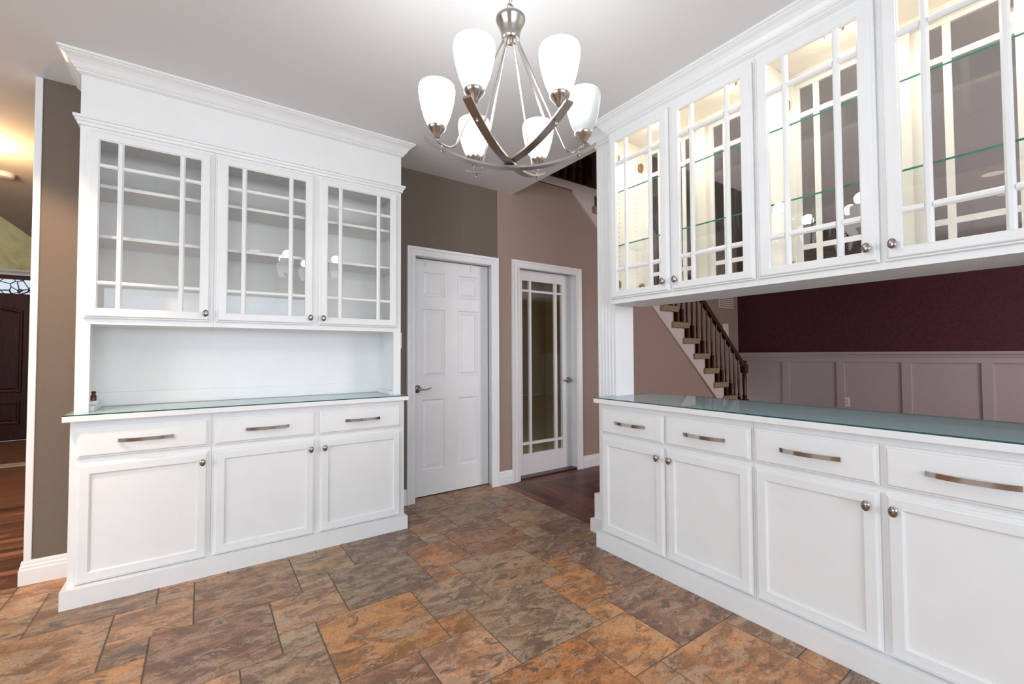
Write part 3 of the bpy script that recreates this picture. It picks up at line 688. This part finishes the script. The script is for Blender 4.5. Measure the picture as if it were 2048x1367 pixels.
# ------------------------------------------------------------------ other ceiling fixtures
for x, y, lab in ((-1.21, .70, 'round recessed ceiling light mirrored in the cabinet glass'), (-2.0, .72, 'second recessed ceiling light mirrored in the cabinet glass'), (-1.15, 2.30, 'recessed ceiling light added to warm the wall left of the hutch'), (-1.21, -1.2, 'recessed ceiling light added behind the viewer near the window'), (.6, -1.2, 'recessed ceiling light added behind the viewer near the partition')):  # first two show in the glass; the other three are added for light
    r_ = thing('recessed_light', (x, y, CEIL), lab, 'light', 'recessed ceiling lights')
    obj('ring', MB().lathe((x, y, CEIL-.006), [(.070, .004), (.072, 0), (.090, .001), (.094, .0058)], 32, cap=False), 'plastic', r_, smooth=True)
    obj('lens', MB().lathe((x, y, CEIL-.003), [(.070, 0), (.070, .001)], 32), 'canlens', r_)
    spot('recessed_bulb', (x, y, CEIL-.02), 235 if y > 2 else 20, (1, .68, .42) if y > 2 else (1, .92, .80), 56 if y > 2 else 130, .06, (-.86, 3.44, 1.3) if y > 2 else None)
pl = thing('added_pendant', (-2.3, 1.3, 2.2), 'added unseen pendant warming the kitchen left of the viewer', 'light')  # invented lamp out of view, added to warm the left ceiling and hutch
obj('added_pendant_cord', MB().lathe((-2.3, 1.3, 2.38), [(.004, 0), (.004, CEIL-2.382)], 8), 'bronze', pl)
obj('added_pendant_shade', MB().lathe((-2.3, 1.3, 2.2), [(.11, 0), (.105, .05), (.075, .12), (.035, .17), (.015, .18)], 28, cap=False), 'dome', pl, smooth=True)
point('added_pendant_bulb', (-2.3, 1.3, 2.12), 26, (1, .70, .44), .06)
dm = thing('ceiling_dome_light', (-1.42, 4.66, CEIL), 'warm flush ceiling light just inside the front hall', 'light')
obj('rim', MB().lathe((-1.42, 4.66, CEIL-.03), [(.14, 0), (.15, .006), (.15, .029)], 32), 'bronze', dm, smooth=True)
obj('bowl', MB().lathe((-1.42, 4.66, CEIL-.10), [(.02, 0), (.06, .012), (.10, .034), (.13, .062), (.14, .072)], 32), 'dome', dm, smooth=True)
point('hall_bulb', (-1.42, 4.66, CEIL-.22), 42, (1, .60, .27), .10)
sd = thing('smoke_detector', (-1.385, 5.43, CEIL-.04), 'round white smoke detector on the hall ceiling', 'detector')
obj('base', MB().lathe((-1.385, 5.43, CEIL-.014), [(.070, 0), (.072, .013)], 28), 'plastic', sd, smooth=True)
obj('cover', MB().lathe((-1.385, 5.43, CEIL-.040), [(.050, 0), (.060, .004), (.066, .014), (.066, .026)], 28), 'plastic', sd, smooth=True)

# ------------------------------------------------------------------ front door at the end of the hall
fdr = thing('door_3', (-2.5, 9.36, 0), 'dark mahogany front door with arched panels and leaded glass strip', 'door', kind='structure')
FD = 9.34; mp = LX(FD)
obj('door_slab', MB().box(-2.98, -2.06, FD, FD+.05, .01, 2.12), 'frontdoor', fdr)
obj('door_header', MB().box(-3.05, -1.95, FD-.02, FD+.05, 2.325, 2.385), 'frontdoor', fdr)
obj('leaded_glass', MB().box(-3.0, -1.98, FD+.01, FD+.03, 2.12, 2.325), 'leaded', fdr, label='bright leaded glass strip over the front door')
obj('crown', MB().strips([[(-3.1, FD-o, z), (-1.9, FD-o, z)] for o, z in ((.0, 2.385), (.03, 2.385), (.035, 2.41), (.06, 2.44), (.07, 2.465), (0, 2.466))], True, True), 'trim', fdr)
obj('casing', MB().box(-1.97, -1.85, FD-.02, FD+.06, 0, 2.385).box(-3.15, -3.03, FD-.02, FD+.06, 0, 2.385), 'frontdoor', fdr)
def arch_panel(x0, x1, z0, z1, rise):
    def ring(i, d):
        p = [(x0+i, z0+i), (x1-i, z0+i)]
        for k in range(9):
            q = k/8; p.append((x1-i-(x1-x0-2*i)*q, z1-i+rise*math.sin(math.pi*q)))
        return [mp(u, v, d) for u, v in p]
    b = MB(); rs = [ring(0, .001), ring(.012, .012), ring(.028, .012), ring(.045, .001), ring(.07, .008)]; n = len(rs[0])
    vs = [p for r in rs for p in r]; fs = [(k*n+j, k*n+(j+1) % n, (k+1)*n+(j+1) % n, (k+1)*n+j) for k in range(4) for j in range(n)]+[tuple(4*n+j for j in range(n))]
    return obj('panel', b.add(vs, fs), 'frontdoor', fdr)
arch_panel(-2.90, -2.145, .69, 1.88, .06); arch_panel(-2.90, -2.155, .235, .57, 0)

# ------------------------------------------------------------------ staircase
st = thing('staircase', (5.0, 3.9, 0), 'carpeted staircase with white stringer climbing to the landing', 'staircase')
RISE, RUN, R8 = .202, .2315, 5.13
Rn = lambda n: R8+RUN*(8-n)
string = [(Rn(1), 0)]
for n in range(1, 15):
    string += [(Rn(n), n*RISE-.03), (Rn(n+1), n*RISE-.03)]
string += [(Rn(15), 15*RISE-.03), (3.20, 15*RISE-.03), (3.20, 2.93)]
lowline = lambda x: 2.925-.868*(x-3.20)
string += [(3.20+2.925/.868, 0)]
obj('stringer', MB().poly([(x, WY-.018, z) for x, z in string], (0, .03, 0)), 'wains', st)
obj('stringer_trim', MB().poly([(3.185, WY-.028, 2.95), (3.185, WY-.028, lowline(3.185)-.02), (6.52, WY-.028, lowline(6.52)-.02), (6.58, WY-.028, lowline(6.58)+.012), (3.215, WY-.028, lowline(3.215)+.012), (3.215, WY-.028, 2.95)], (0, .03, 0)), 'wains', st)
for n in range(1, 15):
    zt = n*RISE
    obj('tread', MB().box(Rn(n+1)-.03, Rn(n)+.085, WY-.055, 4.43, zt-.078, zt, .016), 'carpet', st)
    obj('riser', MB().box(Rn(n)-.01, Rn(n)+.016, WY-.012, 4.43, zt-RISE, zt-.07), 'carpet', st)
obj('riser', MB().box(Rn(15)-.01, Rn(15)+.016, WY-.012, 4.43, 14*RISE, 15*RISE-.07), 'carpet', st)
obj('landing', MB().box(2.425, Rn(15)+.05, WY-.02, 4.43, 15*RISE-.075, 15*RISE, .003), 'wains', st)
obj('landing_fascia', MB().box(2.425, 3.50, WY-.03, WY-.015, 2.945, 3.025, .003), 'wains', st)
bal = thing('balustrade', (6.67, WY, .2), 'dark wooden stair rail with turned balusters and newel post', 'railing')
def baluster_mesh(h):
    b = MB(); b.box(-.0205, .0205, -.0205, .0205, 0, .17)
    b.lathe((0, 0, .17), [(.019, 0), (.014, .02), (.019, .035), (.0125, .05), (.017, .20), (.0115, h-.17)], 10)
    return b
bcache = {}
def baluster(x, z0, z1):
    h = round(z1-z0, 3)
    if h not in bcache: bcache[h] = obj('baluster', baluster_mesh(h), 'darkwood', None, smooth=True, origin=(0, 0, 0)); o = bcache[h]
    else: o = bcache[h].copy(); COL.objects.link(o)
    return place(o, (x, WY+.005, z0), bal)
RAILZ = lambda x: 1.03+(6.62-x)*.862
for n in range(2, 15):
    for q in (0, 1):
        x = Rn(n)-.01-q*RUN/2; baluster(x, n*RISE, RAILZ(x)-.01 if False else n*RISE+round(RAILZ(x)-n*RISE, 2))
x0, x1 = 3.47, 6.66
obj('handrail', MB().strips([[(x0, WY+.005+yy, RAILZ(x0)+zz), (x1, WY+.005+yy, RAILZ(x1)+zz)] for yy, zz in ((-.024, -.02), (-.034, .015), (-.032, .045), (-.015, .062), (.015, .062), (.032, .045), (.034, .015), (.024, -.02))], True, True), 'darkwood', bal, smooth=True)
def newel(x, z0, h, nm='newel'):
    b = MB(); b.box(x-.042, x+.042, WY-.037, WY+.047, z0, z0+.32, .004)
    b.lathe((x, WY+.005, z0+.32), [(.036, 0), (.026, .03), (.034, .05), (.024, .08), (.032, .30), (.026, h-.52), (.036, h-.50)], 16)
    b.box(x-.042, x+.042, WY-.037, WY+.047, z0+h-.19, z0+h-.06, .006)
    b.lathe((x, WY+.005, z0+h-.06), [(.030, 0), (.024, .012), (.038, .026), (.040, .042), (.026, .058), (.004, .062)], 16)
    return obj(nm, b, 'darkwood', bal, smooth=True)
newel(6.675, .2025, .90); newel(3.425, 3.032, 1.15)
for k in range(8): baluster(3.29-.1165*k, 3.045, 3.93)
obj('shoe_rail', MB().box(2.43, 3.40, WY-.03, WY+.04, 3.031, 3.046), 'darkwood', bal)
obj('landing_rail', MB().box(2.43, 3.40, WY-.03, WY+.04, 3.93, 3.985, .01), 'darkwood', bal)
gr = thing('wall_vent', (7.95, 4.44, 2.05), 'pale return air grille high on the wall behind the stairs', 'vent')
obj('frame', MB().box(7.72, 8.22, 4.425, 4.44, 2.05, 2.36, .003), 'wains', gr)
for q in range(7): obj('slat', MB().box(7.76, 8.18, 4.418, 4.426, 2.075+q*.038, 2.092+q*.038), 'pink', gr)
sp = thing('wall_switch', (7.95, 4.44, 1.49), 'pale switch plate on the wall beside the maroon wall', 'switch')
obj('plate', MB().box(7.86, 8.05, 4.43, 4.44, 1.50, 1.76, .003), 'trim', sp)
obj('rocker', MB().box(7.91, 8.00, 4.425, 4.431, 1.57, 1.69, .002), 'trim', sp)

# ------------------------------------------------------------------ wainscot of the dining wall
ws = obj('trim_8', MB().box(8.385, 8.40, -3.4, 4.44, 0, 1.20), 'wpan', label='white panelled wainscot below the maroon wall', cat='wainscot', kind='structure')
obj('chair_rail', MB().strips([[(8.385-o, -3.4, z), (8.385-o, 4.44, z)] for o, z in ((0, 1.135), (.018, 1.14), (.022, 1.165), (.036, 1.18), (.045, 1.20), (.045, 1.222), (0, 1.223))], True, True), 'wpan', ws)
obj('top_board', MB().box(8.362, 8.385, -3.4, 4.44, 1.065, 1.136), 'wpan', ws)
obj('bottom_board', MB().box(8.370, 8.385, -3.4, 4.44, 0, .20), 'wpan', ws)
y = 3.595+.81
for k in range(8):
    obj('stile', MB().box(8.362, 8.385, y-.055, y+.055, .20, 1.065, .003), 'wpan', ws); y -= .81
ol = thing('wall_outlet', (8.38, 2.73, .38), 'white power outlet low on the wainscot panel', 'outlet')
obj('plate', MB().box(8.378, 8.385, 2.675, 2.765, .36, .50, .002), 'trim', ol)
for z in (.39, .44): obj('socket', MB().box(8.374, 8.379, 2.70, 2.74, z, z+.035, .002), 'wpan', ol)

# ------------------------------------------------------------------ unseen kitchen windows, added to go with the fill lights
def window(name, mp, u0, u1, v0, v1, lab):
    t_ = thing(name, mp((u0+u1)/2, v0, 0), lab, 'window', kind='structure')
    obj('fill_window_frame', MB().rings(mp, u0, u1, v0, v1, [(0, -.09), (0, .02), (.06, .02), (.06, -.09)], False), 'trim', t_)
    for k in (1, 2):
        u = u0+(u1-u0)*k/3; p = [mp(u+a, v, n) for n in (-.06, 0) for v in (v0+.06, v1-.06) for a in (-.025, .025)]
        obj('mullion', MB().add(p, [(0, 2, 3, 1), (4, 5, 7, 6), (0, 1, 5, 4), (2, 6, 7, 3), (0, 4, 6, 2), (1, 3, 7, 5)]), 'trim', t_)
window('fill_window_1', lambda u, v, n: (u, -3.4+n, v), -1.3, 1.7, .7, 2.3, 'wide kitchen window added behind the viewer for fill light')
window('fill_window_2', lambda u, v, n: (-3.7+n, u, v), -.9, 2.1, .7, 2.3, 'wide kitchen side window added for fill light')
